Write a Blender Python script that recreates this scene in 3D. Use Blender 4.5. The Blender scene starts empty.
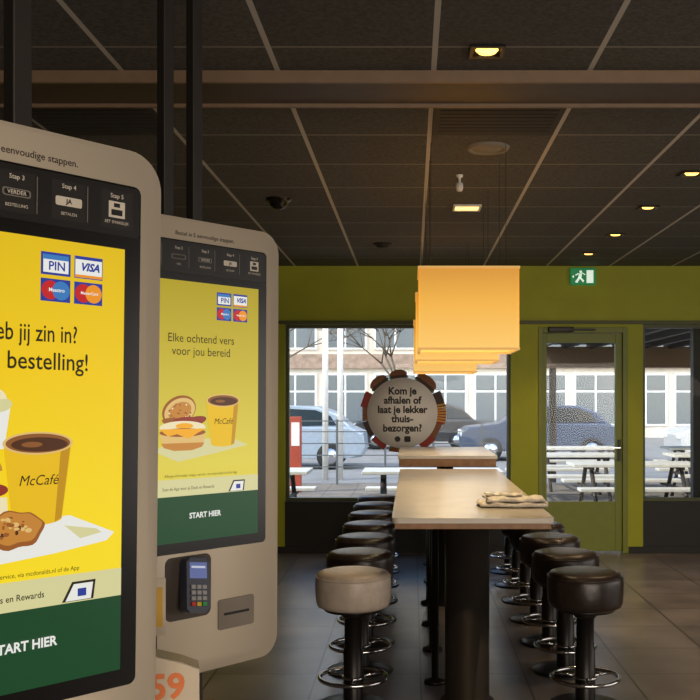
import bpy, bmesh, math, random
from mathutils import Vector, Matrix
random.seed(7)
scene=bpy.context.scene
COL=scene.collection
def lin(c):
    o=[]
    for v in c[:3]:
        v=v/255.0
        o.append(v/12.92 if v<=0.04045 else ((v+0.055)/1.055)**2.4)
    return (o[0],o[1],o[2],1.0)
MATS={}
def mat(name,c,rough=0.5,metal=0.0,noise=0.08,scale=12.0,emis=None,estr=0.0,bump=0.0,coat=0.0):
    if name in MATS: return MATS[name]
    m=bpy.data.materials.new(name); m.use_nodes=True
    nt=m.node_tree; b=nt.nodes['Principled BSDF']
    tc=nt.nodes.new('ShaderNodeTexCoord'); nz=nt.nodes.new('ShaderNodeTexNoise')
    nz.inputs['Scale'].default_value=scale; nz.inputs['Detail'].default_value=4
    nt.links.new(tc.outputs['Object'],nz.inputs['Vector'])
    cr=nt.nodes.new('ShaderNodeValToRGB'); L=lin(c)
    cr.color_ramp.elements[0].position=0.3; cr.color_ramp.elements[1].position=0.7
    cr.color_ramp.elements[0].color=tuple(max(0,v*(1-noise)) for v in L[:3])+(1,)
    cr.color_ramp.elements[1].color=tuple(min(1,v*(1+noise)) for v in L[:3])+(1,)
    nt.links.new(nz.outputs['Fac'],cr.inputs['Fac'])
    nt.links.new(cr.outputs['Color'],b.inputs['Base Color'])
    b.inputs['Roughness'].default_value=rough; b.inputs['Metallic'].default_value=metal
    b.inputs['Coat Weight'].default_value=coat
    if emis is not None:
        b.inputs['Emission Color'].default_value=lin(emis); b.inputs['Emission Strength'].default_value=estr
    if bump>0:
        bp=nt.nodes.new('ShaderNodeBump'); bp.inputs['Strength'].default_value=bump; bp.inputs['Distance'].default_value=0.01
        nt.links.new(nz.outputs['Fac'],bp.inputs['Height']); nt.links.new(bp.outputs['Normal'],b.inputs['Normal'])
    MATS[name]=m; return m
def scr(name,c,s=0.9):
    """lit-screen pixel colour"""
    return mat('screen_'+name,(10,10,10),rough=0.35,noise=0.0,emis=c,estr=s)
def grad_screen(name,stops,z0,z1,s=0.9):
    m=bpy.data.materials.new(name); m.use_nodes=True; nt=m.node_tree; b=nt.nodes['Principled BSDF']
    tc=nt.nodes.new('ShaderNodeTexCoord'); sx=nt.nodes.new('ShaderNodeSeparateXYZ'); mr=nt.nodes.new('ShaderNodeMapRange')
    nt.links.new(tc.outputs['Object'],sx.inputs[0]); nt.links.new(sx.outputs['Z'],mr.inputs['Value'])
    mr.inputs['From Min'].default_value=z0; mr.inputs['From Max'].default_value=z1
    cr=nt.nodes.new('ShaderNodeValToRGB'); nt.links.new(mr.outputs[0],cr.inputs['Fac'])
    e=cr.color_ramp.elements
    e[0].position=stops[0][0]; e[0].color=lin(stops[0][1]); e[1].position=stops[-1][0]; e[1].color=lin(stops[-1][1])
    for p,c in stops[1:-1]:
        n=e.new(p); n.color=lin(c)
    nt.links.new(cr.outputs['Color'],b.inputs['Emission Color']); b.inputs['Emission Strength'].default_value=s
    b.inputs['Base Color'].default_value=(0.01,0.01,0.01,1); b.inputs['Roughness'].default_value=0.35
    return m
def finish(o,parent=None,label=None,category=None,kind=None,group=None):
    COL.objects.link(o)
    if parent: o.parent=parent
    if label: o['label']=label
    if category: o['category']=category
    if kind: o['kind']=kind
    if group: o['group']=group
    return o
def empty(name,loc,rz=0,label=None,category=None,group=None):
    o=bpy.data.objects.new(name,None); o.empty_display_size=0.1
    o.location=loc; o.rotation_euler=(0,0,rz)
    return finish(o,None,label,category,None,group)
class MB:
    def __init__(s): s.bm=bmesh.new(); s.mats=[]
    def mi(s,m):
        if m not in s.mats: s.mats.append(m)
        return s.mats.index(m)
    def box(s,x0,x1,y0,y1,z0,z1,m,bev=0.0,M=None,seg=2):
        t=bmesh.new(); bmesh.ops.create_cube(t,size=1)
        for v in t.verts:
            v.co=Vector(((x0+x1)/2+v.co.x*(x1-x0),(y0+y1)/2+v.co.y*(y1-y0),(z0+z1)/2+v.co.z*(z1-z0)))
        if bev>0: bmesh.ops.bevel(t,geom=t.edges[:],offset=bev,segments=seg,affect='EDGES',profile=0.5)
        return s.add(t,m,M,smooth=False)
    def add(s,t,m,M=None,smooth=True):
        i=s.mi(m)
        if M is not None: bmesh.ops.transform(t,matrix=M,verts=t.verts[:])
        vm={}
        for v in t.verts: vm[v]=s.bm.verts.new(v.co)
        for f in t.faces:
            try:
                nf=s.bm.faces.new([vm[v] for v in f.verts]); nf.material_index=i; nf.smooth=smooth
            except ValueError: pass
        t.free(); return s
    def poly(s,pts,y,m):
        """flat polygon in local xz plane facing -y"""
        i=s.mi(m); vs=[s.bm.verts.new((p[0],y,p[1])) for p in pts]
        a=sum(pts[k][0]*pts[(k+1)%len(pts)][1]-pts[(k+1)%len(pts)][0]*pts[k][1] for k in range(len(pts)))
        if a<0: vs.reverse()
        f=s.bm.faces.new(vs); f.material_index=i; return s
    def rect(s,x0,x1,z0,z1,y,m): return s.poly([(x0,z0),(x1,z0),(x1,z1),(x0,z1)],y,m)
    def ell(s,cx,cz,rx,rz,y,m,a0=0,a1=360,n=36,rot=0):
        pts=[]; full=(a1-a0)>=360
        for k in range(n if full else n+1):
            a=math.radians(a0+(a1-a0)*k/n); x=rx*math.cos(a); z=rz*math.sin(a); r=math.radians(rot)
            pts.append((cx+x*math.cos(r)-z*math.sin(r),cz+x*math.sin(r)+z*math.cos(r)))
        return s.poly(pts,y,m)
    def prism(s,pts,y0,y1,m,bev=0.0,seg=3,M=None,smooth=False):
        t=bmesh.new()
        a=sum(pts[k][0]*pts[(k+1)%len(pts)][1]-pts[(k+1)%len(pts)][0]*pts[k][1] for k in range(len(pts)))
        if a<0: pts=pts[::-1]
        f=[t.verts.new((p[0],y0,p[1])) for p in pts]; b=[t.verts.new((p[0],y1,p[1])) for p in pts]
        ff=t.faces.new(f); bf=t.faces.new(b[::-1]); n=len(pts)
        for k in range(n): t.faces.new([f[(k+1)%n],f[k],b[k],b[(k+1)%n]])
        if bev>0:
            bmesh.ops.bevel(t,geom=list(ff.edges)+list(bf.edges),offset=bev,segments=seg,affect='EDGES',profile=0.5)
        return s.add(t,m,M,smooth=smooth)
    def lathe(s,prof,m,n=32,M=None,smooth=True):
        t=bmesh.new(); rings=[]
        for r,z in prof:
            if r<1e-5: rings.append([t.verts.new((0,0,z))])
            else: rings.append([t.verts.new((r*math.cos(2*math.pi*k/n),r*math.sin(2*math.pi*k/n),z)) for k in range(n)])
        for a,b in zip(rings,rings[1:]):
            for k in range(n):
                k2=(k+1)%n
                if len(a)==1 and len(b)==1: continue
                if len(a)==1: t.faces.new([a[0],b[k2],b[k]])
                elif len(b)==1: t.faces.new([a[k],a[k2],b[0]])
                else: t.faces.new([a[k],a[k2],b[k2],b[k]])
        return s.add(t,m,M,smooth)
    def torus(s,R,r,z,m,n=40,k=10,M=None):
        t=bmesh.new(); g=[]
        for i in range(n):
            a=2*math.pi*i/n
            g.append([t.verts.new(((R+r*math.cos(2*math.pi*j/k))*math.cos(a),(R+r*math.cos(2*math.pi*j/k))*math.sin(a),z+r*math.sin(2*math.pi*j/k))) for j in range(k)])
        for i in range(n):
            for j in range(k): t.faces.new([g[i][j],g[(i+1)%n][j],g[(i+1)%n][(j+1)%k],g[i][(j+1)%k]])
        return s.add(t,m,M)
    def tube(s,p0,p1,r0,r1,m,n=10):
        p0=Vector(p0);p1=Vector(p1); d=p1-p0; q=d.to_track_quat('Z','Y').to_matrix().to_4x4()
        return s.lathe([(0,0),(r0,0),(r1,d.length),(0,d.length)],m,n,Matrix.Translation(p0)@q)
    def done(s,name,parent=None,loc=(0,0,0),rot=(0,0,0),**kw):
        bmesh.ops.recalc_face_normals(s.bm,faces=[f for f in s.bm.faces]) if kw.pop('recalc',False) else None
        me=bpy.data.meshes.new(name); s.bm.to_mesh(me); s.bm.free()
        for m in s.mats: me.materials.append(m)
        o=bpy.data.objects.new(name,me); o.location=loc; o.rotation_euler=rot
        return finish(o,parent,**kw)
def rrect(x0,x1,z0,z1,r,n=8):
    pts=[]
    for cx,cz,a in ((x1-r,z1-r,0),(x0+r,z1-r,90),(x0+r,z0+r,180),(x1-r,z0+r,270)):
        for k in range(n+1):
            t=math.radians(a+90*k/n); pts.append((cx+r*math.cos(t),cz+r*math.sin(t)))
    return pts
def text(name,body,size,loc,m,parent=None,rot=(math.pi/2,0,0),align='CENTER',bold=0.0,sx=1.0,ls=1.0,ext=0.0,shear=0.0,**kw):
    cu=bpy.data.curves.new('t','FONT'); cu.body=body; cu.size=size; cu.align_x=align; cu.align_y='CENTER'
    cu.offset=bold*size; cu.space_line=ls; cu.extrude=ext; cu.resolution_u=3; cu.shear=shear
    t=bpy.data.objects.new('t',cu); COL.objects.link(t); bpy.context.view_layer.update()
    dg=bpy.context.evaluated_depsgraph_get()
    me=bpy.data.meshes.new_from_object(t.evaluated_get(dg)); bpy.data.objects.remove(t); 
    me.materials.clear(); me.materials.append(m); me.name=name
    for v in me.vertices: v.co.x*=sx
    o=bpy.data.objects.new(name,me); o.location=loc; o.rotation_euler=rot
    return finish(o,parent,**kw)
def copy_thing(root,loc,rz=None,group=None,**over):
    n=root.copy(); COL.objects.link(n); n.location=loc
    if rz is not None: n.rotation_euler=(0,0,rz)
    for k,v in over.items(): n[k]=v
    def rec(src,dst):
        for c in src.children:
            k=c.copy(); COL.objects.link(k); k.parent=dst; rec(c,k)
    rec(root,n); return n

# ---------------- materials
black=mat('black_gloss',(14,13,13),0.25,noise=0.05)
blackm=mat('black_matte',(16,15,14),0.6)
cream=mat('kiosk_cream',(205,191,170),0.42,noise=0.02,scale=3)
creamd=mat('kiosk_grey_cream',(120,110,98),0.5)
polem=mat('dark_metal_pole',(48,44,40),0.45,metal=0.4)
leather=mat('dark_brown_leather',(40,30,26),0.33,noise=0.25,scale=30,bump=0.15)
leather_lit=mat('leather_painted_lit',(182,168,154),0.38,noise=0.1,scale=25,bump=0.12)  # dark brown leather with the lamp reflection painted in as a pale tone
chrome=mat('chrome',(205,205,210),0.15,metal=1.0,noise=0.02)
steel=mat('dark_steel',(38,35,34),0.35,metal=0.6)
green=mat('olive_green_paint',(150,154,6),0.6,noise=0.06,scale=3)
greenf=mat('olive_green_frame',(108,118,12),0.45,noise=0.05)
tablem=mat('pale_laminate',(196,186,172),0.22,noise=0.05,scale=5)
edgem=mat('wood_edge',(150,105,62),0.45,noise=0.2,scale=20)
whitem=mat('white_plastic',(215,210,202),0.45)

def grid_mat(name,base,line,tx,ty,ox,oy,w,rough,nscale,var,wy=None,liney=None,bump=0.0,spec=0.5,tilevar=0.0):
    m=bpy.data.materials.new(name); m.use_nodes=True; nt=m.node_tree; b=nt.nodes['Principled BSDF']
    N=nt.nodes.new; Lk=nt.links.new
    g=N('ShaderNodeNewGeometry'); s=N('ShaderNodeSeparateXYZ'); Lk(g.outputs['Position'],s.inputs[0])
    def ln(out,o,t,wd):
        a=N('ShaderNodeMath'); a.operation='SUBTRACT'; Lk(out,a.inputs[0]); a.inputs[1].default_value=o-wd/2
        d=N('ShaderNodeMath'); d.operation='DIVIDE'; Lk(a.outputs[0],d.inputs[0]); d.inputs[1].default_value=t
        fl=N('ShaderNodeMath'); fl.operation='FLOOR'; Lk(d.outputs[0],fl.inputs[0])
        f=N('ShaderNodeMath'); f.operation='FRACT'; Lk(d.outputs[0],f.inputs[0])
        c=N('ShaderNodeMath'); c.operation='LESS_THAN'; Lk(f.outputs[0],c.inputs[0]); c.inputs[1].default_value=wd/t
        return c,fl
    lx,fx=ln(s.outputs['X'],ox,tx,w); ly,fy=ln(s.outputs['Y'],oy,ty,wy or w)
    nz=N('ShaderNodeTexNoise'); nz.inputs['Scale'].default_value=nscale; nz.inputs['Detail'].default_value=6; Lk(g.outputs['Position'],nz.inputs['Vector'])
    cr=N('ShaderNodeValToRGB'); L=lin(base)
    cr.color_ramp.elements[0].position=0.35; cr.color_ramp.elements[1].position=0.65
    cr.color_ramp.elements[0].color=tuple(v*(1-var) for v in L[:3])+(1,); cr.color_ramp.elements[1].color=tuple(v*(1+var) for v in L[:3])+(1,)
    Lk(nz.outputs['Fac'],cr.inputs['Fac'])
    cb=N('ShaderNodeCombineXYZ'); Lk(fx.outputs[0],cb.inputs[0]); Lk(fy.outputs[0],cb.inputs[1])
    wn=N('ShaderNodeTexWhiteNoise'); Lk(cb.outputs[0],wn.inputs['Vector'])
    mr=N('ShaderNodeMapRange'); mr.inputs['To Min'].default_value=1-tilevar; mr.inputs['To Max'].default_value=1+tilevar; Lk(wn.outputs['Value'],mr.inputs['Value'])
    vm=N('ShaderNodeVectorMath'); vm.operation='SCALE'; Lk(cr.outputs['Color'],vm.inputs[0]); Lk(mr.outputs[0],vm.inputs['Scale'])
    m1=N('ShaderNodeMix'); m1.data_type='RGBA'; Lk(ly.outputs[0],m1.inputs[0]); Lk(vm.outputs[0],m1.inputs[6]); m1.inputs[7].default_value=lin(liney or line)
    m2=N('ShaderNodeMix'); m2.data_type='RGBA'; Lk(lx.outputs[0],m2.inputs[0]); Lk(m1.outputs[2],m2.inputs[6]); m2.inputs[7].default_value=lin(line)
    Lk(m2.outputs[2],b.inputs['Base Color']); b.inputs['Roughness'].default_value=rough; b.inputs['Specular IOR Level'].default_value=spec
    if bump:
        bp=N('ShaderNodeBump'); bp.inputs['Strength'].default_value=bump; bp.inputs['Distance'].default_value=0.01
        Lk(nz.outputs['Fac'],bp.inputs['Height']); Lk(bp.outputs['Normal'],b.inputs['Normal'])
    return m
floorm=grid_mat('floor_tiles',(108,102,99),(46,43,42),0.6,0.6,0.05,4.6,0.011,0.30,2.5,0.25,tilevar=0.12,spec=.6)
ceilm=grid_mat('ceiling_tiles',(75,72,67),(186,178,166),0.648,0.648,0.09,5.17,0.022,0.8,60,0.3,wy=0.018,liney=(132,126,116),tilevar=0.10)
pave=grid_mat('terrace_paving',(118,108,97),(76,70,64),0.5,0.5,0,0,0.015,0.8,3,0.15,tilevar=0.08)
road=mat('asphalt',(128,126,124),0.85,noise=0.15,scale=2)

D=10.3; ZC=2.96
XL,XR,YB=-4.5,6.2,-4.0
b=MB(); b.box(XL-.2,XR+.2,YB-.2,D+.2,-.12,0,floorm); b.done('floor',kind='structure')
b=MB(); b.box(XL-.2,XR+.2,YB-.2,D+.2,ZC,ZC+.15,ceilm); b.done('ceiling',kind='structure')
wallm=mat('dark_brown_wall',(64,50,42),0.7,noise=0.1,scale=3)
b=MB(); b.box(XL-.2,XL,YB,D,0,ZC,wallm); b.done('wall_left',kind='structure')
b=MB(); b.box(XR,XR+.2,YB,D,0,ZC,wallm); b.done('wall_right',kind='structure')
b=MB(); b.box(XL,XR,YB-.2,YB,0,ZC,wallm); b.done('wall_front',kind='structure')
W1=(-1.31,1.02); WZ=(0.53,2.36); DX=(1.30,2.22); DZ=2.33; W2=(2.38,5.6)
b=MB()
b.box(XL,XR,D,D+.2,WZ[1],ZC,green)
b.box(XL,W1[0],D,D+.2,0,WZ[1],green)
b.box(W1[1],DX[0],D,D+.2,0,WZ[1],green)
b.box(DX[1],W2[0],D,D+.2,0,WZ[1],green)
b.box(DX[0],DX[1],D,D+.2,DZ,WZ[1],green)
b.box(W2[1],XR,D,D+.2,0,WZ[1],green)
b.box(W1[0],W1[1],D+.0,D+.2,0,WZ[0],blackm)
b.box(W2[0],W2[1],D+.0,D+.2,0,WZ[0],blackm)
b.done('wall_back',kind='structure')
b=MB(); b.box(XL,DX[0]-.01,D-.015,D,0,0.07,blackm); b.box(DX[1]+.01,XR,D-.015,D,0,.07,blackm); b.done('baseboard_back',kind='structure')
b=MB(); b.box(XL,XR,D-.03,D,WZ[1]+.0,WZ[1]+.035,mat('trim_olive_dark',(70,74,14),.5)); b.done('trim_1',kind='structure')
gm=bpy.data.materials.new('window_glass'); gm.use_nodes=True; nt=gm.node_tree; nt.nodes.clear()
o_=nt.nodes.new('ShaderNodeOutputMaterial'); mx=nt.nodes.new('ShaderNodeMixShader'); tr=nt.nodes.new('ShaderNodeBsdfTransparent'); gl=nt.nodes.new('ShaderNodeBsdfGlossy')
tr.inputs[0].default_value=(.93,.95,.94,1); gl.inputs['Roughness'].default_value=.02; mx.inputs[0].default_value=.008
nt.links.new(tr.outputs[0],mx.inputs[1]); nt.links.new(gl.outputs[0],mx.inputs[2]); nt.links.new(mx.outputs[0],o_.inputs[0])
frm=mat('window_frame_olive',(60,66,20),.45)
def window(name,x0,x1,z0,z1,mull):
    r=empty(name,((x0+x1)/2,D+.1,z0)); r['kind']='structure'
    w=(x1-x0)/2
    b=MB(); t=.035
    b.box(-w,w,-.04,.04,0,t,frm); b.box(-w,w,-.04,.04,z1-z0-t,z1-z0,frm)
    b.box(-w,-w+t,-.04,.04,t,z1-z0-t,frm); b.box(w-t,w,-.04,.04,t,z1-z0-t,frm)
    for mxx in mull: b.box(mxx-.02,mxx+.02,-.04,.04,t,z1-z0-t,frm)
    b.done('window_frame',r)
    b=MB(); b.box(-w+t,w-t,-.004,.004,t,z1-z0-t,gm); b.done('window_pane',r)
window('window_1',W1[0],W1[1],WZ[0],WZ[1],[])
window('window_2',W2[0],W2[1],WZ[0],WZ[1],[0.75])
# door
r=empty('door_1',((DX[0]+DX[1])/2,D+.08,0)); r['kind']='structure'
w=(DX[1]-DX[0])/2
b=MB(); b.box(-w,-w+.05,-.09,.06,0,DZ,greenf,.004); b.box(w-.05,w,-.09,.06,0,DZ,greenf,.004); b.box(-w+.05,w-.05,-.09,.06,DZ-.06,DZ,greenf,.004); b.done('door_frame',r)
b=MB(); g0,g1=-w+.09,w-.12
b.box(-w+.052,g0,-.06,0,.02,DZ-.065,greenf,.003); b.box(g1,w-.052,-.06,0,.02,DZ-.065,greenf,.003)
b.box(g0,g1,-.06,0,.02,.53,greenf,.003); b.box(g0,g1,-.06,0,2.17,DZ-.065,greenf,.003); b.done('door_leaf',r)
b=MB(); b.box(g0,g1,-.035,-.027,.53,2.17,gm); b.done('door_pane',r)
b=MB(); b.box(w-.1,w-.07,-.075,-.06,.95,1.17,steel,.004); b.box(w-.095,w-.078,-.12,-.075,1.08,1.1,chrome,.003); b.box(w-.18,w-.078,-.13,-.115,1.08,1.1,chrome,.005); b.done('door_handle',r)
b=MB(); b.box(-.36,-.1,-.13,-.06,DZ-.055,DZ-.0,steel,.008); b.box(-.15,.12,-.14,-.12,DZ-.04,DZ-.02,steel,.003); b.done('door_closer',r)

beam=mat('brown_beam',(76,61,49),.5,noise=.1)
b=MB(); b.box(XL,XR,4.17,4.5,ZC-.035,ZC,beam); b.box(XL,XR,4.15,4.17,ZC-.05,ZC,mat('beam_lip_painted_lit',(126,102,80),.45)); b.box(XL,XR,4.5,4.52,ZC-.05,ZC,mat('beam_lip_painted_lit',(126,102,80),.45)); b.done('trim_2',kind='structure')  # lips coloured lighter to paint in the lit lines along the beam edges

# exit sign
r=empty('exit_sign',(1.755,D-.0,2.76),label='green and white emergency exit sign with running figure above the door',category='exit sign')
sg=mat('sign_green',(10,110,60),.4,emis=(20,140,80),estr=.4); sw=mat('sign_white',(220,235,225),.4,emis=(220,240,225),estr=.7)
b=MB(); b.box(-.13,.13,-.045,0,0,.175,sg,.006); b.done('sign_body',r)
b=MB(); y=-.0465
b.rect(.035,.105,.02,.15,y,sw); 
b.ell(-.025,.135,.013,.013,y,sw); b.poly([(-.045,.115),(-.01,.12),(-.02,.07),(-.05,.07)],y,sw)
b.poly([(-.05,.075),(-.02,.075),(.01,.045),(.0,.025),(-.03,.06)],y,sw); b.poly([(-.05,.075),(-.035,.06),(-.06,.02),(-.085,.03)],y,sw)
b.poly([(-.045,.115),(-.07,.095),(-.085,.1),(-.05,.123)],y,sw); b.poly([(-.01,.12),(.02,.1),(.025,.108),(-.01,.128)],y,sw)
b.poly([(-.115,.085),(-.095,.1),(-.095,.07)],y,sw)
b.done('sign_pictogram',r)

# ---------------- ceiling fixtures
glow=mat('downlight_glow',(250,220,160),.4,emis=(255,190,90),estr=4.0)
glow2=mat('panel_glow',(250,230,180),.4,emis=(255,215,130),estr=1.6)
def downlight(x,y,first=[None],lit=True):
    if first[0] is None:
        r=empty('ceiling_downlight',(x,y,ZC),label='small square recessed ceiling downlight glowing warm',category='ceiling light',group='ceiling downlights')
        b=MB(); s=.068; t=.016
        b.box(-s,s,-s,-s+t,-.012,0,steel,.002);b.box(-s,s,s-t,s,-.012,0,steel,.002);b.box(-s,-s+t,-s+t,s-t,-.012,0,steel,.002);b.box(s-t,s,-s+t,s-t,-.012,0,steel,.002)
        b.done('light_trim',r)
        b=MB(); b.lathe([(0,-.010),(.035,-.010),(.04,-.004),(.045,0)],glow,20); b.done('light_bulb',r)
        first[0]=r
    else: r=copy_thing(first[0],(x,y,ZC))
    L=bpy.data.lights.new('downlight_lamp','SPOT'); L.energy=22; L.color=(1,.68,.36); L.spot_size=math.radians(95); L.spot_blend=.6; L.shadow_soft_size=.05
    o=bpy.data.objects.new('downlight_lamp',L); o.location=(0,0,-.03); COL.objects.link(o); o.parent=r
for x,y in [(.293,3.91),(1.68,7.12),(1.69,6.04),(1.69,8.3),(1.66,9.4)]: downlight(x,y)
for x,y in [(1.7,3.0),(-.25,.45),(.7,.2),(-2.6,6.5),(3.4,5.0),(3.4,8.6)]: downlight(x,y)  # out-of-view downlights, added to light the interior
r=empty('ceiling_light_panel',(.39,7.12,ZC),label='square recessed ceiling light panel with pale frame, lit',category='ceiling light')
b=MB(); s=.10; t=.016
for q in ((-s,s,-s,-s+t),(-s,s,s-t,s),(-s,-s+t,-s+t,s-t),(s-t,s,-s+t,s-t)): b.box(*q,-.014,0,whitem,.002)
b.done('light_trim',r); b=MB(); b.box(-s+t,s-t,-s+t,s-t,-.008,0,glow2); b.done('light_diffuser',r)
def disc(name,x,y,prof,m,label,cat):
    b=MB(); b.lathe(prof,m,32); return b.done(name,None,(x,y,ZC),label=label,category=cat)
disc('ceiling_speaker',.41,5.42,[(0,-.012),(.07,-.014),(.085,-.006),(.09,-.016),(.11,-.018),(.12,0)],mat('speaker_grey',(120,114,106),.6),'round grey loudspeaker grille set in ceiling tiles','speaker')
disc('security_camera',-.91,6.83,[(0,-.075),(.035,-.068),(.06,-.045),(.068,-.02),(.085,-.018),(.09,0)],black,'black dome security camera on the ceiling','camera')
disc('smoke_detector',-.26,8.8,[(0,-.04),(.05,-.035),(.06,-.015),(.08,-.012),(.085,0)],blackm,'small dark round detector on the ceiling','detector')
disc('ceiling_sensor',.29,6.1,[(0,-.10),(.016,-.098),(.023,-.08),(.021,-.05),(.008,-.045),(.007,-.02),(.02,-.012),(.022,0)],whitem,'small white sensor hanging from the ceiling','sensor')
ventm=mat('vent_dark',(44,40,37),.7)
def vent(x0,y0,orig=[None]):
    if orig[0] is None:
        b=MB(); w=.62; b.box(0,w,0,w,-.006,0,ventm)
        for k in range(9): b.box(.03,w-.03,.05+k*.06,.06+k*.06,-.009,-.006,mat('vent_slat',(34,31,29),.7))
        orig[0]=b.done('ceiling_vent',None,(x0,y0,ZC),label='dark slatted square air vent in the ceiling grid',category='air vent',group='ceiling vents')
    else: copy_thing(orig[0],(x0,y0,ZC))
vent(.104,4.536); vent(-1.84,4.536)

# ---------------- pendant lamps
lampm=bpy.data.materials.new('amber_lamp_shade'); lampm.use_nodes=True; nt=lampm.node_tree; bs=nt.nodes['Principled BSDF']
tc=nt.nodes.new('ShaderNodeTexCoord'); sp=nt.nodes.new('ShaderNodeSeparateXYZ'); nt.links.new(tc.outputs['Object'],sp.inputs[0])
mr=nt.nodes.new('ShaderNodeMapRange'); mr.inputs['From Min'].default_value=0; mr.inputs['From Max'].default_value=.43; nt.links.new(sp.outputs['Z'],mr.inputs['Value'])
cr=nt.nodes.new('ShaderNodeValToRGB'); e=cr.color_ramp.elements; e[0].color=lin((248,202,112)); e[1].color=lin((198,134,44)); n_=e.new(.55); n_.color=lin((236,176,70)); nt.links.new(mr.outputs[0],cr.inputs['Fac'])
nt.links.new(cr.outputs['Color'],bs.inputs['Emission Color']); bs.inputs['Emission Strength'].default_value=.82
bs.inputs['Base Color'].default_value=lin((190,145,70)); bs.inputs['Roughness'].default_value=.6
lampin=mat('lamp_inner',(255,225,150),.6,emis=(255,220,120),estr=1.3)
lrim=mat('lamp_rim',(220,170,100),.5,emis=(255,200,110),estr=.4)
P0=None
for (lx,ly,lz) in [(.30,5.53,1.86),(.29,6.65,1.84),(.28,8.65,1.82)]:
    if P0 is None:
        r=empty('pendant_lamp',(lx,ly,1.86),label='large square amber fabric pendant lamp hanging over the bar table',category='pendant lamp',group='pendant lamps over the table')
        h=.265; H=.43; b=MB()
        for a in range(4): b.box(-h,h,-h,-h+.008,0,H,lampm,M=Matrix.Rotation(a*math.pi/2,4,'Z'))
        b.done('lamp_shade',r)
        b=MB(); b.box(-h+.01,h-.01,-h+.01,h-.01,.03,.035,lampin); b.done('diffuser',r)
        for z0 in (-.006,H-.006):
            b=MB()
            for a in range(4):
                M=Matrix.Rotation(a*math.pi/2,4,'Z'); b.box(-h-.004,h+.004,-h-.004,-h+.012,z0,z0+.012,lrim,M=M)
            b.done('lamp_rim',r)
        b=MB(); 
        for sx in (-.2,.2):
            for sy in (-.2,.2): b.tube((sx,sy,H-.0),(sx,sy,ZC-1.86),.0012,.0012,steel,6)
        b.box(-.21,.21,-.21,-.19,H-.01,H,steel); b.box(-.21,.21,.19,.21,H-.01,H,steel); b.box(-.26,.26,-.01,.01,H-.01,H,steel); b.done('suspension_wire',r)
        P0=r
    else: r=copy_thing(P0,(lx,ly,lz))
    L=bpy.data.lights.new('pendant_bulb','AREA'); L.energy=6; L.color=(1,.78,.48); L.size=.45
    o=bpy.data.objects.new('pendant_bulb',L); o.location=(0,0,-.015); COL.objects.link(o); o.parent=r

# ---------------- tables
r=empty('bar_table',(.30,4.9,0),label='long high bar table with pale laminate top on dark round column',category='table')
b=MB(); t0=rrect(-.40,.40,0,3.38,.03,4)
M=Matrix(((1,0,0,0),(0,0,1,0),(0,1,0,0),(0,0,0,1)))
b.prism(t0,.983,1.012,tablem,.003,2,M); b.done('table_top',r,recalc=True)
b=MB(); b.box(-.385,.385,.015,3.365,.955,.983,edgem,.002); b.done('table_apron',r)
b=MB(); b.lathe([(0,.955),(.117,.955),(.117,.02),(.14,.018),(.14,.0),(0,0)],polem,40,Matrix.Translation((-.01,.36,0))); b.done('column',r)
b=MB(); b.lathe([(0,.955),(.117,.955),(.117,.02),(.14,.018),(.14,.0),(0,0)],polem,40,Matrix.Translation((-.01,2.9,0))); b.done('column',r)
for k in range(4):
    b=MB(); b.lathe([(0,.955),(.02,.955),(.02,.03),(.06,.02),(.065,0),(0,0)],steel,20,Matrix.Translation((-.17,.72+k*.72,0))); b.done('table_leg',r)
r=empty('bar_table',(.28,8.42,0),label='higher bar table with brown edge standing by the window',category='table')
b=MB(); b.box(-.40,.44,0,1.5,1.085,1.115,tablem,.004); b.done('table_top',r)
b=MB(); b.box(-.39,.43,.01,1.49,1.02,1.085,edgem,.003); b.done('table_apron',r)
for yy in (.3,1.2):
    b=MB(); b.lathe([(0,1.02),(.06,1.02),(.06,.02),(.2,.015),(.2,0),(0,0)],polem,32,Matrix.Translation((.02,yy,0))); b.done('column',r)

# ---------------- newspaper
paperm=mat('newsprint',(205,197,184),.8,noise=.22,scale=45)
r=empty('folded_newspaper',(.54,5.45,1.0125),-.03,label='crumpled folded newspaper lying on the pale table top',category='newspaper')
def fold(w,d,z,th,seed,ox=0,oy=0,rot=0,amp=.004):
    rr=random.Random(seed); ph=[rr.uniform(0,6) for _ in range(6)]; n=30
    sec=[]
    for k in range(20):
        a=2*math.pi*k/20; c,s_=math.cos(a),math.sin(a)
        sec.append((d/2*math.copysign(abs(c)**.55,c), th/2+th/2*math.copysign(abs(s_)**.7,s_)*(1.0 if c<0 else .55)))
    t=bmesh.new(); rings=[]
    for i in range(n+1):
        u=i/n-.5; ring=[]
        for j,(yy,zz) in enumerate(sec):
            wob=amp*(math.sin(u*14+ph[0]+yy*20)+.6*math.sin(u*27+ph[1]-yy*33))
            top=zz/th
            co=Matrix.Rotation(rot,4,'Z')@Vector((u*w+.012*math.sin(yy*30+ph[2])*(2*abs(u))+ox, yy*(1+.07*math.sin(u*6+ph[3]))+oy, 0))
            ring.append(t.verts.new((co.x,co.y,z+zz+max(-zz*.4,wob*top))))
        rings.append(ring)
    for i in range(n):
        for j in range(20): t.faces.new([rings[i][j],rings[i+1][j],rings[i+1][(j+1)%20],rings[i][(j+1)%20]])
    t.faces.new(rings[0]); t.faces.new(rings[-1][::-1])
    b=MB(); b.add(t,paperm); return b
fold(.36,.26,0,.030,1).done('paper_layer',r,recalc=True)
fold(.31,.22,.028,.026,2,.015,-.005,.1,.005).done('paper_layer',r,recalc=True)
fold(.20,.10,.052,.016,4,-.05,.03,-.15,.004).done('paper_layer',r,recalc=True)

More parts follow.
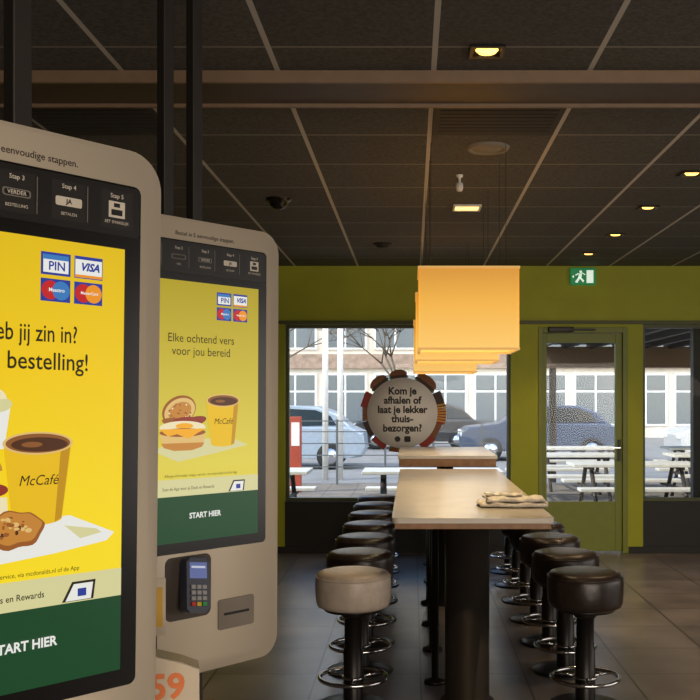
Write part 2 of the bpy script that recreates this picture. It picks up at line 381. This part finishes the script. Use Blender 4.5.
# ---------------- stools
def make_stool(loc,lm,label,group):
    r=empty('bar_stool',loc,label=label,category='stool',group=group)
    b=MB(); b.lathe([(0,.515),(.165,.515),(.185,.525),(.193,.545),(.197,.60),(.197,.655),(.192,.68),(.180,.695),(.150,.703),(.06,.707),(0,.708)],lm,48); b.torus(.194,.004,.675,lm); b.done('seat',r)
    b=MB(); b.lathe([(0,.5),(.15,.5),(.16,.515),(0,.515)],steel,32); b.lathe([(.05,.46),(.09,.5),(0,.5)],steel,24); b.done('seat_plate',r)
    b=MB(); b.lathe([(.052,.02),(.052,.30),(.046,.305),(.046,.48),(0,.48)],steel,28); b.done('column',r)
    b=MB(); b.torus(.175,.011,.15,chrome)
    for a in range(3):
        q=a*2*math.pi/3+.5; b.tube((.05*math.cos(q),.05*math.sin(q),.15),(.17*math.cos(q),.17*math.sin(q),.15),.008,.008,chrome,8)
    b.torus(.055,.008,.15,chrome,24); b.done('foot_ring',r)
    b=MB(); b.lathe([(0,0),(.19,0),(.195,.006),(.18,.014),(.06,.03),(0,.03)],steel,40); b.done('base',r)
    return r
S=make_stool((-.305,5.2,0),leather_lit,'round bar stool with leather drum seat, lamp reflection painted in as a pale tone, beside the table','stools along the bar table')
S2=make_stool((.90,5.2,0),leather,'round bar stool with dark brown leather drum seat beside the table','stools along the bar table')
for k in range(1,7):
    copy_thing(S2,(-.305,5.2+.67*k,0),rz=.3*k)
    copy_thing(S2,(.90,5.2+.67*k,0),rz=.2*k)

# ---------------- kiosks
TH=math.radians(50)
ydk=grad_screen('display_yellow_one',[(0,(250,222,40)),(.35,(253,222,20)),(.7,(246,205,8)),(1,(228,190,10))],1.1,1.87,.92)
ydk2=grad_screen('display_yellow_two',[(0,(246,226,60)),(.3,(240,222,80)),(.7,(214,192,50)),(1,(190,168,30))],1.2,1.93,.8)
s_green=scr('green',(14,78,40),.7); s_pale=scr('pale',(238,232,170),.75); s_white=scr('white',(245,245,238),.85); s_dark=scr('ink',(45,38,10),.5)
s_brown=scr('coffee',(84,44,18),.8); s_crema=scr('crema',(150,92,44),.8); s_cup=scr('cup',(242,194,20),.88); s_cupd=scr('cup_shade',(204,150,16),.85)
s_bun=scr('bun',(206,138,54),.85); s_bund=scr('bun_dark',(160,92,34),.85); s_bunl=scr('bun_light',(236,196,120),.85)
s_egg=scr('egg',(250,236,190),.85); s_bacon=scr('bacon',(150,50,34),.85); s_cheese=scr('cheese',(250,176,30),.9); s_leaf=scr('leaf',(90,150,40),.8)
s_blue=scr('blue',(40,62,160),.8); s_red=scr('red',(205,32,36),.85); s_or=scr('orange',(242,150,30),.9); s_lblue=scr('light_blue',(60,130,200),.8)
hdr=mat('header_panel_black',(22,20,18),.35); hw=mat('header_print_white',(200,190,175),.5); hg=mat('header_print_grey',(110,104,96),.5)
inkk=mat('dark_print',(50,40,34),.5)
def kiosk(x0,y0,T,variant,label):
    r=empty('ordering_kiosk',(x0,y0,0),TH,label=label,category='ordering kiosk',group='self-order kiosks')
    hw_=.277 if variant==1 else .284
    b=MB(); b.prism(rrect(-.284,hw_,T-1.10,T+.175,.065,10),0,.13,cream,.016,4,smooth=True); o=b.done('body',r)
    bz=rrect(-.232,.232,T-.755,T+.112,.014,5)
    b=MB(); b.prism(bz,-.004,.0,black,0.0); b.done('screen_bezel',r)
    b=MB(); b.rect(-.2,.2,T-.725,T,-.0045,ydk if variant==1 else ydk2); b.done('display',r)
    b=MB(); b.prism(rrect(-.228,.228,T+.022,T+.108,.008,4),-.006,-.004,hdr); 
    for k in range(5):
        u=-.182+k*.091
        b.rect(u-.031,u+.031,T+.034,T+.098,-.0062,mat('header_tile',(30,27,25),.4))
        if k<3: b.poly(rrect(u-.024,u+.024,T+.058,T+.071,.004,3),-.0064,hg); b.poly(rrect(u-.021,u+.021,T+.060,T+.069,.003,3),-.0066,hdr)
        elif k==3: b.poly(rrect(u-.024,u+.024,T+.057,T+.072,.003,3),-.0064,hw)
        else:
            b.rect(u-.016,u+.016,T+.052,T+.08,-.0064,hw)
            b.rect(u-.011,u+.011,T+.056,T+.066,-.0066,hdr); b.rect(u-.006,u+.006,T+.07,T+.077,-.0066,hdr)
        b.rect(u+.034,u+.0355,T+.036,T+.096,-.0062,hg) if k<4 else None
    b.done('header_panel',r)
    for k in range(5):
        u=-.182+k*.091
        text('lettering','Stap %d'%(k+1),.0105,(u,-.0068,T+.089),hw,r,bold=.01)
        text('lettering',['BEGIN','KIES','BESTELLING','BETALEN','EET SMAKELIJK'][k],.0072,(u,-.0068,T+.044),hw,r)
    text('lettering','JA',.011,(.091,-.0070,T+.0645),hdr,r,bold=.03)
    text('lettering','VERDER',.009,(0,-.0070,T+.0645),hw,r,bold=.01)
    text('lettering','Bestel in 5 eenvoudige stappen.',.0165,(.006,-.0008,T+.131),inkk,r,bold=.008)
    y=-.0052; dy=.0004
    g=MB()
    g.rect(-.2,.2,T-.725,T-.597,y,s_green); g.rect(-.2,.2,T-.597,T-.550,y,s_pale)
    g.poly([(.088,T-.595),(.106,T-.563),(.150,T-.563),(.146,T-.595)],y-dy,s_dark); g.poly([(.094,T-.594),(.109,T-.567),(.145,T-.567),(.141,T-.594)],y-2*dy,s_white)
    g.rect(.116,.132,T-.588,T-.575,y-3*dy,s_blue)
    q=MB()
    def cell(u0,z1,bg): q.rect(u0,u0+.053,z1-.037,z1,y-dy,bg)
    cell(.043,T-.022,s_blue); q.rect(.047,.092,T-.055,T-.026,y-2*dy,s_white); q.rect(.047,.092,T-.034,T-.026,y-3*dy,s_lblue)
    cell(.103,T-.022,s_blue); q.rect(.1045,.1545,T-.0575,T-.0235,y-2*dy,s_white); q.rect(.1045,.1545,T-.0275,T-.0235,y-3*dy,s_blue); q.rect(.1045,.1545,T-.0575,T-.053,y-3*dy,s_or)
    cell(.043,T-.065,s_blue); q.ell(.060,T-.0835,.0155,.0155,y-2*dy,s_red); q.ell(.079,T-.0835,.0155,.0155,y-3*dy,s_lblue)
    cell(.103,T-.065,s_blue); q.ell(.120,T-.0835,.0155,.0155,y-2*dy,s_red); q.ell(.139,T-.0835,.0155,.0155,y-3*dy,s_or)
    q.done('payment_marks',r)
    if variant==1:
        g.poly([(-.13,T-.50),(-.05,T-.46),(.10,T-.452),(.185,T-.487),(.17,T-.50),(.075,T-.512),(-.02,T-.52),(-.08,T-.525)],y-dy,s_white)
        g.poly([(.09,T-.468),(.15,T-.478),(.16,T-.485),(.12,T-.492)],y-1.5*dy,s_pale)
    else:
        g.poly([(-.17,T-.47),(-.10,T-.44),(.10,T-.44),(.16,T-.462),(.05,T-.48),(-.09,T-.502)],y-dy,s_pale)
    cx=.042 if variant==1 else .066
    zt=T-.332; zb=T-.455
    pts=[(cx-.059,zt),(cx+.059,zt)]+[(cx+.043*math.cos(a),zb-.009*math.sin(a)) for a in [math.pi*k/12 for k in range(13)]]
    g.poly(pts,y-4*dy,s_cup)
    g.poly([(cx+.040,zt-.004),(cx+.057,zt-.004),(cx+.042,zb),(cx+.030,zb-.006)],y-5*dy,s_cupd)
    g.ell(cx,zt,.061,.0185,y-6*dy,s_bunl); g.ell(cx,zt,.056,.0155,y-7*dy,s_crema); g.ell(cx+.002,zt-.002,.049,.0115,y-8*dy,s_brown)
    g.ell(cx-.012,zt-.002,.018,.0045,y-9*dy,s_crema)
    def burger(bx,bz,s):
        g.ell(bx,bz-.035*s,.075*s,.022*s,y-4*dy,s_bund); g.ell(bx,bz-.028*s,.076*s,.018*s,y-5*dy,s_bunl)
        g.poly([(bx-.078*s,bz-.012*s),(bx-.05*s,bz-.03*s),(bx-.02*s,bz-.016*s),(bx+.02*s,bz-.034*s),(bx+.05*s,bz-.016*s),(bx+.08*s,bz-.022*s),(bx+.078*s,bz+.004*s),(bx-.07*s,bz+.006*s)],y-6*dy,s_egg)
        g.poly([(bx-.06*s,bz-.002*s),(bx-.01*s,bz-.024*s),(bx+.06*s,bz-.004*s),(bx+.06*s,bz+.006*s),(bx-.06*s,bz+.008*s)],y-7*dy,s_cheese)
        for k in range(6):
            g.ell(bx-.06*s+k*.024*s,bz+.010*s+(.004*s if k%2 else -.002*s),.019*s,.0085*s,y-(8+.3*k)*dy,s_bacon if k%2 else s_bund)
        g.ell(bx-.005*s,bz+.03*s,.076*s,.046*s,y-11*dy,s_bun,0,180,rot=8)
        g.ell(bx-.008*s,bz+.045*s,.05*s,.024*s,y-12*dy,s_bunl,0,180,rot=10)
        rr=random.Random(3)
        for k in range(16): g.ell(bx-.05*s+rr.random()*.09*s,bz+.04*s+rr.random()*.022*s,.002*s,.0012*s,y-13*dy,s_egg,n=8)
    if variant==1:
        burger(-.10,T-.42,1.15)
        g.poly([(-.07,T-.27),(-.005,T-.27),(-.015,T-.34),(-.06,T-.34)],y-2*dy,s_white); g.ell(-.037,T-.27,.034,.014,y-3*dy,s_pale); g.ell(-.037,T-.262,.025,.018,y-3.5*dy,s_egg,0,180)
        rr=random.Random(5)
        g.poly([(.0+.052*math.cos(a)*(1+.06*math.sin(5*a)),T-.468+.030*math.sin(a)*(1+.08*math.cos(7*a))) for a in [2*math.pi*k/40 for k in range(40)]],y-12*dy,s_bund)
        g.poly([(.0+.047*math.cos(a)*(1+.06*math.sin(5*a)),T-.465+.025*math.sin(a)*(1+.08*math.cos(7*a))) for a in [2*math.pi*k/40 for k in range(40)]],y-13*dy,s_bun)
        for k in range(26):
            a=rr.uniform(0,6.28); qq=rr.uniform(.1,.85); g.ell(.0+.043*qq*math.cos(a),T-.465+.022*qq*math.sin(a),rr.uniform(.002,.006),rr.uniform(.0015,.004),y-(14+.05*k)*dy,rr.choice([s_bund,s_bunl,s_brown]),n=10)
    else:
        bx,bz=-.075,T-.405
        g.ell(bx-.012,bz+.045,.058,.040,y-3*dy,s_bund,rot=18); g.ell(bx-.010,bz+.043,.053,.035,y-3.5*dy,s_bunl,rot=18); g.ell(bx-.01,bz+.043,.04,.024,y-3.8*dy,s_bun,rot=18)
        rr=random.Random(9)
        for k in range(22): g.ell(bx-.05+rr.random()*.08,bz+.02+rr.random()*.045,.003,.0025,y-(4+.02*k)*dy,rr.choice([s_bund,s_egg]),n=8)
        g.ell(bx+.03,bz+.012,.052,.014,y-5*dy,s_bacon,rot=12); g.ell(bx-.02,bz+.012,.05,.012,y-5.3*dy,s_bund,rot=-6); g.ell(bx+.005,bz+.018,.04,.009,y-5.6*dy,s_bacon,rot=4)
        g.ell(bx,bz-.002,.078,.018,y-6*dy,s_egg); g.ell(bx+.005,bz+.002,.03,.008,y-6.5*dy,s_cheese)
        g.poly([(bx-.078,bz-.006),(bx+.08,bz-.006),(bx+.05,bz-.018),(bx+.02,bz-.034),(bx-.02,bz-.02),(bx-.05,bz-.026)],y-7*dy,s_cheese)
        g.ell(bx,bz-.016,.078,.012,y-6.8*dy,s_bund)
        g.poly([(bx-.076,bz-.02),(bx+.078,bz-.02),(bx+.068,bz-.055),(bx+.03,bz-.064),(bx-.03,bz-.064),(bx-.066,bz-.055)],y-5.9*dy,s_bunl)
        g.poly([(bx-.072,bz-.045),(bx+.074,bz-.045),(bx+.066,bz-.057),(bx+.03,bz-.066),(bx-.03,bz-.066),(bx-.064,bz-.057)],y-6*dy,s_bun)
    g.done('display_picture',r)
    ty=y-10*dy
    if variant==1:
        text('lettering','Waar heb jij zin in?',.040,(-.009,ty,T-.156),s_dark,r,bold=.008,sx=.76)
        text('lettering','Start je bestelling!',.040,(.0,ty,T-.201),s_dark,r,bold=.008,sx=.90)
        text('lettering','Allergie-informatie: vraag u service, via mcdonalds.nl of de App',.0105,(-.01,ty,T-.540),s_dark,r,sx=.95)
        text('lettering','Spaar voor je Deals en Rewards',.0145,(-.035,ty,T-.576),s_dark,r,bold=.01,sx=.95)
    else:
        text('lettering','Elke ochtend vers',.034,(-.012,ty,T-.160),s_dark,r,bold=0,sx=.95)
        text('lettering','voor jou bereid',.034,(-.012,ty,T-.196),s_dark,r,bold=0,sx=.95)
        text('lettering','Allergie-informatie: vraag u service, via mcdonalds.nl of de App',.0105,(-.01,ty,T-.540),s_dark,r,sx=.95)
        text('lettering','Scan de App voor je Deals en Rewards',.0125,(-.055,ty,T-.576),s_dark,r,sx=.9)
    text('lettering','START HIER',.0215,(.022 if variant==1 else .002,ty,T-.654),s_white,r,bold=.03,sx=.97)
    text('lettering','McCafé',.0235,(cx,ty,T-.392),s_dark,r,shear=.25,sx=.95)
    text('lettering','PIN',.020,(.0695,ty,T-.045),s_blue,r,bold=.02)
    text('lettering','VISA',.018,(.1295,ty,T-.0405),s_blue,r,bold=.04,shear=.3)
    text('lettering','Maestro',.0085,(.0695,ty,T-.0835),s_white,r,bold=.02)
    text('lettering','MasterCard',.0068,(.1295,ty,T-.0835),s_white,r,bold=.02)
    b=MB(); zc=T-.85
    b.prism(rrect(-.128,.028,zc-.09,zc+.085,.02,6),-.003,0,mat('recess_dark',(70,62,55),.6)); b.done('terminal_recess',r)
    tr_=bpy.data.objects.new('payment_terminal',None); tr_.location=(-.05,-.004,zc); tr_.rotation_euler=(math.radians(-12),math.radians(8),0); finish(tr_,r)
    b=MB(); b.prism(rrect(-.040,.040,-.075,.075,.012,5),-.042,-.012,mat('terminal_body',(44,48,66),.4),.005,2); b.done('terminal_body',tr_)
    b=MB(); b.rect(-.03,.03,.018,.062,-.0425,mat('terminal_screen',(40,50,90),.2,emis=(70,90,150),estr=.7)); b.rect(-.024,.024,.046,.052,-.043,scr('lcd_text',(210,215,235),.7)); b.done('terminal_screen',tr_)
    b=MB(); kb=mat('terminal_key',(150,150,150),.5)
    for i in range(3):
        for j in range(4): b.box(-.027+i*.019,-.012+i*.019,-.047,-.042,.0-j*.0155-.011,.0-j*.0155,kb if j<3 else [mat('key_red',(190,40,30),.5),mat('key_yellow',(210,180,40),.5),mat('key_green',(40,150,70),.5)][i],.0015)
    b.done('terminal_keypad',tr_)
    b=MB(); b.box(-.015,.015,.0,.016,-.03,.03,blackm); b.done('terminal_bracket',tr_)
    b=MB(); b.prism(rrect(.055,.188,T-.992,T-.905,.008,4),-.004,0,creamd); b.prism(rrect(.075,.168,T-.952,T-.945,.002,2),-.006,-.004,black); b.done('receipt_slot',r)
    a=math.radians(.8 if variant==1 else .3)
    Mx=Matrix.Translation((0,0,1.6))@Matrix.Rotation(a,4,'Y')@Matrix.Translation((0,0,-1.6))
    bpy.context.view_layer.update()
    for c in r.children: c.matrix_local=Mx@c.matrix_basis
    bpy.context.view_layer.update()
    for ux in (0.0,.105):
        b=MB(); b.box(ux-.018,ux+.018,.158,.194,0.0,ZC,polem,.003); b.done('support_pole',r)
    b=MB(); b.box(-.15,.16,.13,.158,T-.75,T-.1,polem,.004); b.done('mounting_plate',r)
    b=MB(); b.box(-.2,.2,.05,.30,0,.012,polem,.003); b.done('floor_plate',r)
    return r
kiosk(-.632,1.58,1.860,1,'cream self-order kiosk with bright yellow coffee menu display')
kiosk(-.591,2.83,1.925,2,'cream self-order kiosk with breakfast sandwich display and card terminal')

# ---------------- table number stand
orange=mat('orange_print',(214,110,40),.5); card=mat('number_card_cream',(196,182,160),.55); woodn=mat('wood_tray',(150,100,56),.5,noise=.2,scale=20)
r=empty('number_stand',(-.487,2.02,0),.25,label='slim floor stand with cream tray holding table number cards',category='stand')
b=MB(); b.lathe([(0,0),(.10,0),(.10,.01),(.03,.02),(.016,.03),(.016,.945),(0,.945)],polem,28); b.done('post',r)
b=MB(); b.box(-.09,.09,-.07,.07,.945,.953,woodn,.002); b.box(-.09,.09,-.07,-.062,.953,.965,woodn,.002); b.box(-.09,.09,.062,.07,.953,.965,woodn,.002); b.box(-.09,-.082,-.062,.062,.953,.965,woodn,.002); b.box(.082,.09,-.062,.062,.953,.965,woodn,.002); b.done('tray',r)
r2=empty('table_number_card',(-.487,2.02,.9535),.25,label='folded cream card with orange number standing in the tray',category='number card')
P_=[(-.065,0),(.055,0),(.055,.105),(.02,.12),(-.065,.145)]
b=MB(); b.prism(P_,-.030,-.027,card); b.prism(P_,.027,.030,card); b.prism([(-.065,.142),(.02,.117),(.055,.102),(.055,.105),(.02,.12),(-.065,.145)],-.03,.03,card); b.done('card_body',r2)
text('lettering','59',.070,(-.008,-.0310,.070),orange,r2,bold=.03)
r=empty('paper_flag',(-.585,2.27,0),.3,label='narrow white and yellow leaflet on a thin standing holder',category='leaflet')
b=MB(); b.lathe([(0,0),(.05,0),(.05,.008),(.008,.012),(.006,.02),(.006,1.06),(0,1.06)],polem,16); b.done('holder',r)
b=MB(); b.box(-.025,.025,-.003,.001,1.06,1.19,card); b.box(-.018,.018,-.004,-.003,1.08,1.17,mat('leaflet_yellow',(206,160,50),.6)); b.done('leaflet',r)

# ---------------- round window sign
r=empty('window_sign',(-.10,D+.06,1.445),label='round pale takeaway sign ringed by burger pictures on the window',category='sign')
dsk=mat('sign_grey',(228,224,220),.6,noise=.02); sb=mat('sign_bun',(120,72,36),.6,noise=.2,scale=15); sr=mat('sign_red',(140,36,24),.6); sbd=mat('sign_patty',(52,30,22),.6); sgn=mat('sign_leaf',(70,96,36),.6); sink=mat('sign_ink',(28,24,24),.6)
g=MB()
def foodburger(a,R,s):
    cx=R*math.cos(math.radians(a)); cz=R*math.sin(math.radians(a)); ro=a-90
    def E(dx,dz,rx,rz,y,m,a0=0,a1=360):
        q=math.radians(ro); g.ell(cx+dx*math.cos(q)-dz*math.sin(q),cz+dx*math.sin(q)+dz*math.cos(q),rx,rz,y,m,a0,a1,24,ro)
    E(0,-.03*s,.10*s,.035*s,-.002,sb); E(0,-.005*s,.11*s,.025*s,-.003,sgn); E(0,.008*s,.105*s,.022*s,-.004,sbd); E(0,.02*s,.105*s,.065*s,-.005,sb,0,180)
for a,s in ((52,1.15),(96,.9),(128,1.0)): foodburger(a,.375,s)
def rot_rect(a,R0,R1,w0,w1,y,m):
    q=math.radians(a); c,s_=math.cos(q),math.sin(q)
    g.poly([(R0*c+w0*s_,R0*s_-w0*c),(R1*c+w1*s_,R1*s_-w1*c),(R1*c-w1*s_,R1*s_+w1*c),(R0*c-w0*s_,R0*s_+w0*c)],y,m)
for a,m in ((160,sr),(180,sb),(205,sbd),(232,sr),(20,sbd),(-5,sr),(-28,sb),(-50,sr),(262,sb)): rot_rect(a,.28,.43+.02*math.sin(a),.07,.085,-.002-.0001*(a%7),m)
for k in range(7): rot_rect(-12+k*4,.36,.455,.008,.008,-.0035,mat('sign_fries',(200,150,50),.6))
g.done('food_picture',r)
b=MB(); b.lathe([(0,0),(.365,0),(.365,.008),(0,.008)],dsk,64,Matrix.Translation((0,-.006,0))@Matrix.Rotation(math.pi/2,4,'X')); b.done('sign_disc',r)
for i,tline in enumerate(['Kom je','afhalen of','laat je lekker','thuis-','bezorgen?']):
    text('lettering',tline,.104,(0,-.0155,.225-i*.096),sink,r,bold=.035,sx=.95)
g=MB(); g.ell(-.05,-.27,.03,.03,-.0155,sink); g.poly(rrect(.02,.085,-.3,-.24,.01,3),-.0155,sink); g.done('sign_mark',r)

# ---------------- outside
b=MB(); b.box(-30,40,D+.2,19,-.14,-.02,pave); b.done('floor_terrace',label='grey paved outdoor terrace',category='pavement',kind='structure')
b=MB(); b.box(-60,70,19,70,-.2,-.06,road); b.done('street_ground',label='grey asphalt street and car park',category='street',kind='structure')
conc=mat('picnic_top',(214,208,198),.6); pleg=mat('picnic_leg',(60,52,46),.6)
def picnic(loc):
    r=empty('picnic_table',loc,label='outdoor picnic table with pale top and attached benches on the terrace',category='picnic table',group='terrace picnic tables')
    b=MB()
    for k in range(4): b.box(-.85,.85,-.36+k*.185,-.36+k*.185+.17,.70,.74,conc,.006)
    b.done('table_top',r)
    for s in (-1,1):
        b=MB(); b.box(-.85,.85,s*.72-.14,s*.72+.14,.42,.46,conc,.006); b.done('bench',r)
    for x in (-.6,.6):
        b=MB(); b.tube((x,-.75,0),(x,-.2,.70),.03,.03,pleg,8); b.tube((x,.75,0),(x,.2,.70),.03,.03,pleg,8); b.box(x-.02,x+.02,-.84,.84,.38,.42,pleg); b.box(x-.02,x+.02,-.34,.34,.66,.70,pleg); b.done('leg',r)
    return r
P=picnic((3.0,13.6,-.02))
for x,y in ((5.4,13.6),(2.4,15.8),(4.9,15.8),(7.3,15.8),(3.0,18.0),(5.4,18.0),(7.8,18.0),(.25,12.3),(-2.1,12.3)): copy_thing(P,(x,y,-.02))
railm=mat('railing_dark',(84,88,90),.5)
def railing(x0,x1,y):
    b=MB()
    for z in (.3,.52,.74,.96,1.16): b.box(x0,x1,y-.012,y+.012,z,z+.02,railm)
    for k in range(int((x1-x0)/.9)+1): b.box(x0+k*.9-.02,x0+k*.9+.02,y-.03,y+.03,-.02,1.2,railm)
    b.done('railing',label='dark metal bar railing along the terrace edge',category='railing')
railing(-5,1.6,18.7)
perg=mat('pergola_dark',(48,42,38),.6); pergb=mat('pergola_brown',(92,74,60),.6)
r=empty('pergola',(4.6,11.0,-.02),label='dark steel canopy with slatted roof and posts over the terrace',category='canopy')
for x,y in ((-1.35,.4),(.35,.4),(2.1,.4),(-1.9,8.2),(0.9,8.2),(3.6,8.2),(6.4,8.2)):
    b=MB(); b.box(x-.06,x+.06,y-.06,y+.06,0,2.55,perg); b.done('post',r)
b=MB(); b.box(-2.2,7,.3,.5,2.45,2.6,perg); b.box(-2.2,7,8.1,8.3,2.2,2.6,pergb)
b.box(-2.2,7,-.2,8.5,2.66,2.70,perg)
for k in range(19): b.box(-2.2+k*.5,-2.12+k*.5,-.2,8.5,2.56,2.66,perg)
b.done('roof_slats',r)
def car(loc,paint,label):
    r=empty('parked_car',loc,label=label,category='car',group='parked cars')
    pm=mat(paint[0],paint[1],.3,metal=.2); gl_=mat('car_glass',(40,50,58),.15); ty=mat('tyre',(22,22,22),.8)
    prof=[(-2.1,.35),(-2.1,.75),(-1.95,.9),(-1.1,.98),(1.75,1.0),(2.08,.85),(2.12,.5),(2.05,.3),(1.7,.26),(-1.8,.26)]
    b=MB(); b.prism(prof,-.85,.85,pm,.06,3,smooth=False); b.done('car_body',r)
    cab=[(-1.15,.95),(-.45,1.42),(.2,1.48),(1.0,1.46),(1.45,1.3),(1.8,.97)]
    b=MB(); b.prism(cab,-.72,.72,pm,.05,2); b.done('car_roof',r)
    for y_ in (-.726,.722): 
        for pl in ([(-.95,1.0),(-.38,1.37),(.22,1.41),(.22,1.0)],[(.30,1.0),(.30,1.41),(.95,1.38),(1.3,1.24),(1.45,1.02)]):
            b=MB(); b.prism(pl,y_,y_+.004,gl_); b.done('car_window',r)
    for x in (-1.35,1.3):
        for y_ in (-.8,.8):
            b=MB(); M=Matrix.Translation((x,y_,.31))@Matrix.Rotation(math.pi/2,4,'X')
            b.lathe([(0,-.1),(.2,-.1),(.30,-.09),(.31,-.06),(.31,.06),(.30,.09),(.2,.1),(0,.1)],ty,24,M); b.lathe([(0,-.105),(.19,-.103),(.19,.103),(0,.105)],chrome,12,M); b.done('wheel',r)
    for q0,q1 in ((-.78,-.5),(.5,.78)):
        b=MB(); b.box(-2.13,-2.05,q0,q1,.66,.8,mat('car_lamp',(230,230,220),.2),.02); b.done('headlight',r)
    return r
car((-3.2,24.0,-.06),('car_silver',(150,160,172)),'silver blue hatchback parked across the street')
car((3.4,27,-.06),('car_blue',(64,76,96)),'grey blue hatchback parked across the street')
car((8.6,25,-.06),('car_white',(190,190,190)),'white hatchback parked across the street')
car((.2,33,-.06),('car_dark',(50,48,50)),'dark hatchback parked along the far kerb')
car((-9.0,25,-.06),('car_grey',(96,98,102)),'grey hatchback parked across the street')
facm=mat('facade_beige',(200,188,172),.8,noise=.15,scale=1); bwf=mat('facade_window_frame',(230,228,222),.5); bwg=mat('facade_glass',(96,102,106),.2); bri=mat('facade_brick',(146,124,108),.8,noise=.25,scale=4)
r=empty('building',(2,42,-.06),label='beige office building with white framed window bands across the street',category='building')
b=MB(); b.box(-32,34,0,8,0,13,facm); b.box(-32,34,-.15,0,2.9,3.5,bri); b.box(-32,34,-.1,0,6.4,6.9,bri); b.done('facade',r)
fw=None
for fl in (0.5,3.7,7.2):
    for k in range(30):
        x=-30+k*2.1
        if fw is None:
            b=MB(); b.box(-.9,.9,-.06,-.0,0,2.2,bwf); b.box(-.82,-.04,-.08,-.06,.08,1.4,bwg); b.box(.04,.82,-.08,-.06,.08,1.4,bwg); b.box(-.82,-.04,-.08,-.06,1.48,2.12,bwg); b.box(.04,.82,-.08,-.06,1.48,2.12,bwg); fw=b.done('facade_window',r,(x,0,fl))
        else:
            c=fw.copy(); COL.objects.link(c); c.parent=r; c.location=(x,0,fl)
bark=mat('bark',(96,84,72),.9,noise=.3)
def tree(loc,seed,label):
    rr=random.Random(seed); b=MB()
    def br(p,d,l,rad,lev):
        q=p+d*l; b.tube(p,q,rad,rad*.7,bark,7)
        if lev>0:
            for k in range(3):
                nd=(d+Vector((rr.uniform(-.9,.9),rr.uniform(-.9,.9),rr.uniform(-.2,.5)))).normalized(); br(q,nd,l*.75,rad*.6,lev-1)
    br(Vector((0,0,0)),Vector((0,0,1)),1.9,.09,6)
    r=empty('bare_tree',loc,label=label,category='tree',group='street trees'); b.done('trunk',r)
for i,(x,y) in enumerate(((-5.0,30.5),(-.4,37),(9.5,30.5))): tree((x,y,-.06),i+2,'leafless street tree beside the parked cars')
b=MB(); b.box(-.10,.10,-.05,.05,0,1.3,mat('red_panel',(150,60,40),.5),.01); b.box(-.07,.07,-.055,-.05,.8,1.2,whitem); b.done('street_sign_panel',None,(-2.0,17.2,-.02),label='upright red advertising panel on the terrace',category='sign panel')
for i,(x,y) in enumerate([(-1.75,20.2),(-1.45,20.2)]):
    b=MB(); b.lathe([(0,0),(.06,0),(.06,3.6),(0,3.7)],whitem,16); b.done('lamp_post',None,(x,y,-.06),label='white round metal post at the kerb',category='post',group='white kerb posts')

# ---------------- lighting
w=bpy.data.worlds.new('World'); scene.world=w; w.use_nodes=True; nt=w.node_tree; bg=nt.nodes['Background']
sky=nt.nodes.new('ShaderNodeTexSky'); sky.sky_type='NISHITA'; sky.sun_disc=False; sky.sun_elevation=math.radians(38); sky.sun_rotation=math.radians(150)
nt.links.new(sky.outputs[0],bg.inputs['Color']); bg.inputs['Strength'].default_value=.56
L=bpy.data.lights.new('sun','SUN'); L.energy=5.4; L.color=(1,.94,.86); L.angle=.01
o=bpy.data.objects.new('sun',L); o.rotation_euler=Vector((-.7,-.35,.62)).to_track_quat('Z','Y').to_euler(); COL.objects.link(o)
for (x0,x1,z0,z1) in ((W1[0],W1[1],WZ[0],WZ[1]),(W2[0],W2[1],WZ[0],WZ[1]),(1.36,2.1,.53,2.17)):
    L=bpy.data.lights.new('window_portal','AREA'); L.shape='RECTANGLE'; L.size=x1-x0; L.size_y=z1-z0; L.cycles.is_portal=True
    o=bpy.data.objects.new('window_portal',L); o.location=((x0+x1)/2,D+.19,(z0+z1)/2); o.rotation_euler=(math.radians(-90),0,0); COL.objects.link(o)
def fill_light(name,loc,rot,sx,sy,e,c):
    L=bpy.data.lights.new(name,'AREA'); L.shape='RECTANGLE'; L.size=sx; L.size_y=sy; L.energy=e; L.color=c
    o=bpy.data.objects.new(name,L); o.location=loc; o.rotation_euler=rot; COL.objects.link(o)
fill_light('added_front_fill',(2.6,YB+.05,1.35),(math.radians(90),0,0),6.0,2.2,300,(1,.87,.73))  # added area fill before the closed front wall, brightens the kiosk fronts
fill_light('added_side_fill',(XR-.05,4.0,1.4),(math.radians(90),0,math.radians(90)),6.0,2.0,80,(1,.92,.84))  # added area fill at the right wall, no window there; brightens the floor

cam=bpy.data.cameras.new('camera'); cam.sensor_width=36; cam.lens=1000/700*36; cam.shift_x=-62/700; cam.shift_y=48/700; cam.clip_end=200
co=bpy.data.objects.new('camera',cam); co.location=(0,0,1.6); co.rotation_euler=(math.pi/2,0,0); COL.objects.link(co); scene.camera=co
scene.view_settings.view_transform='Standard'
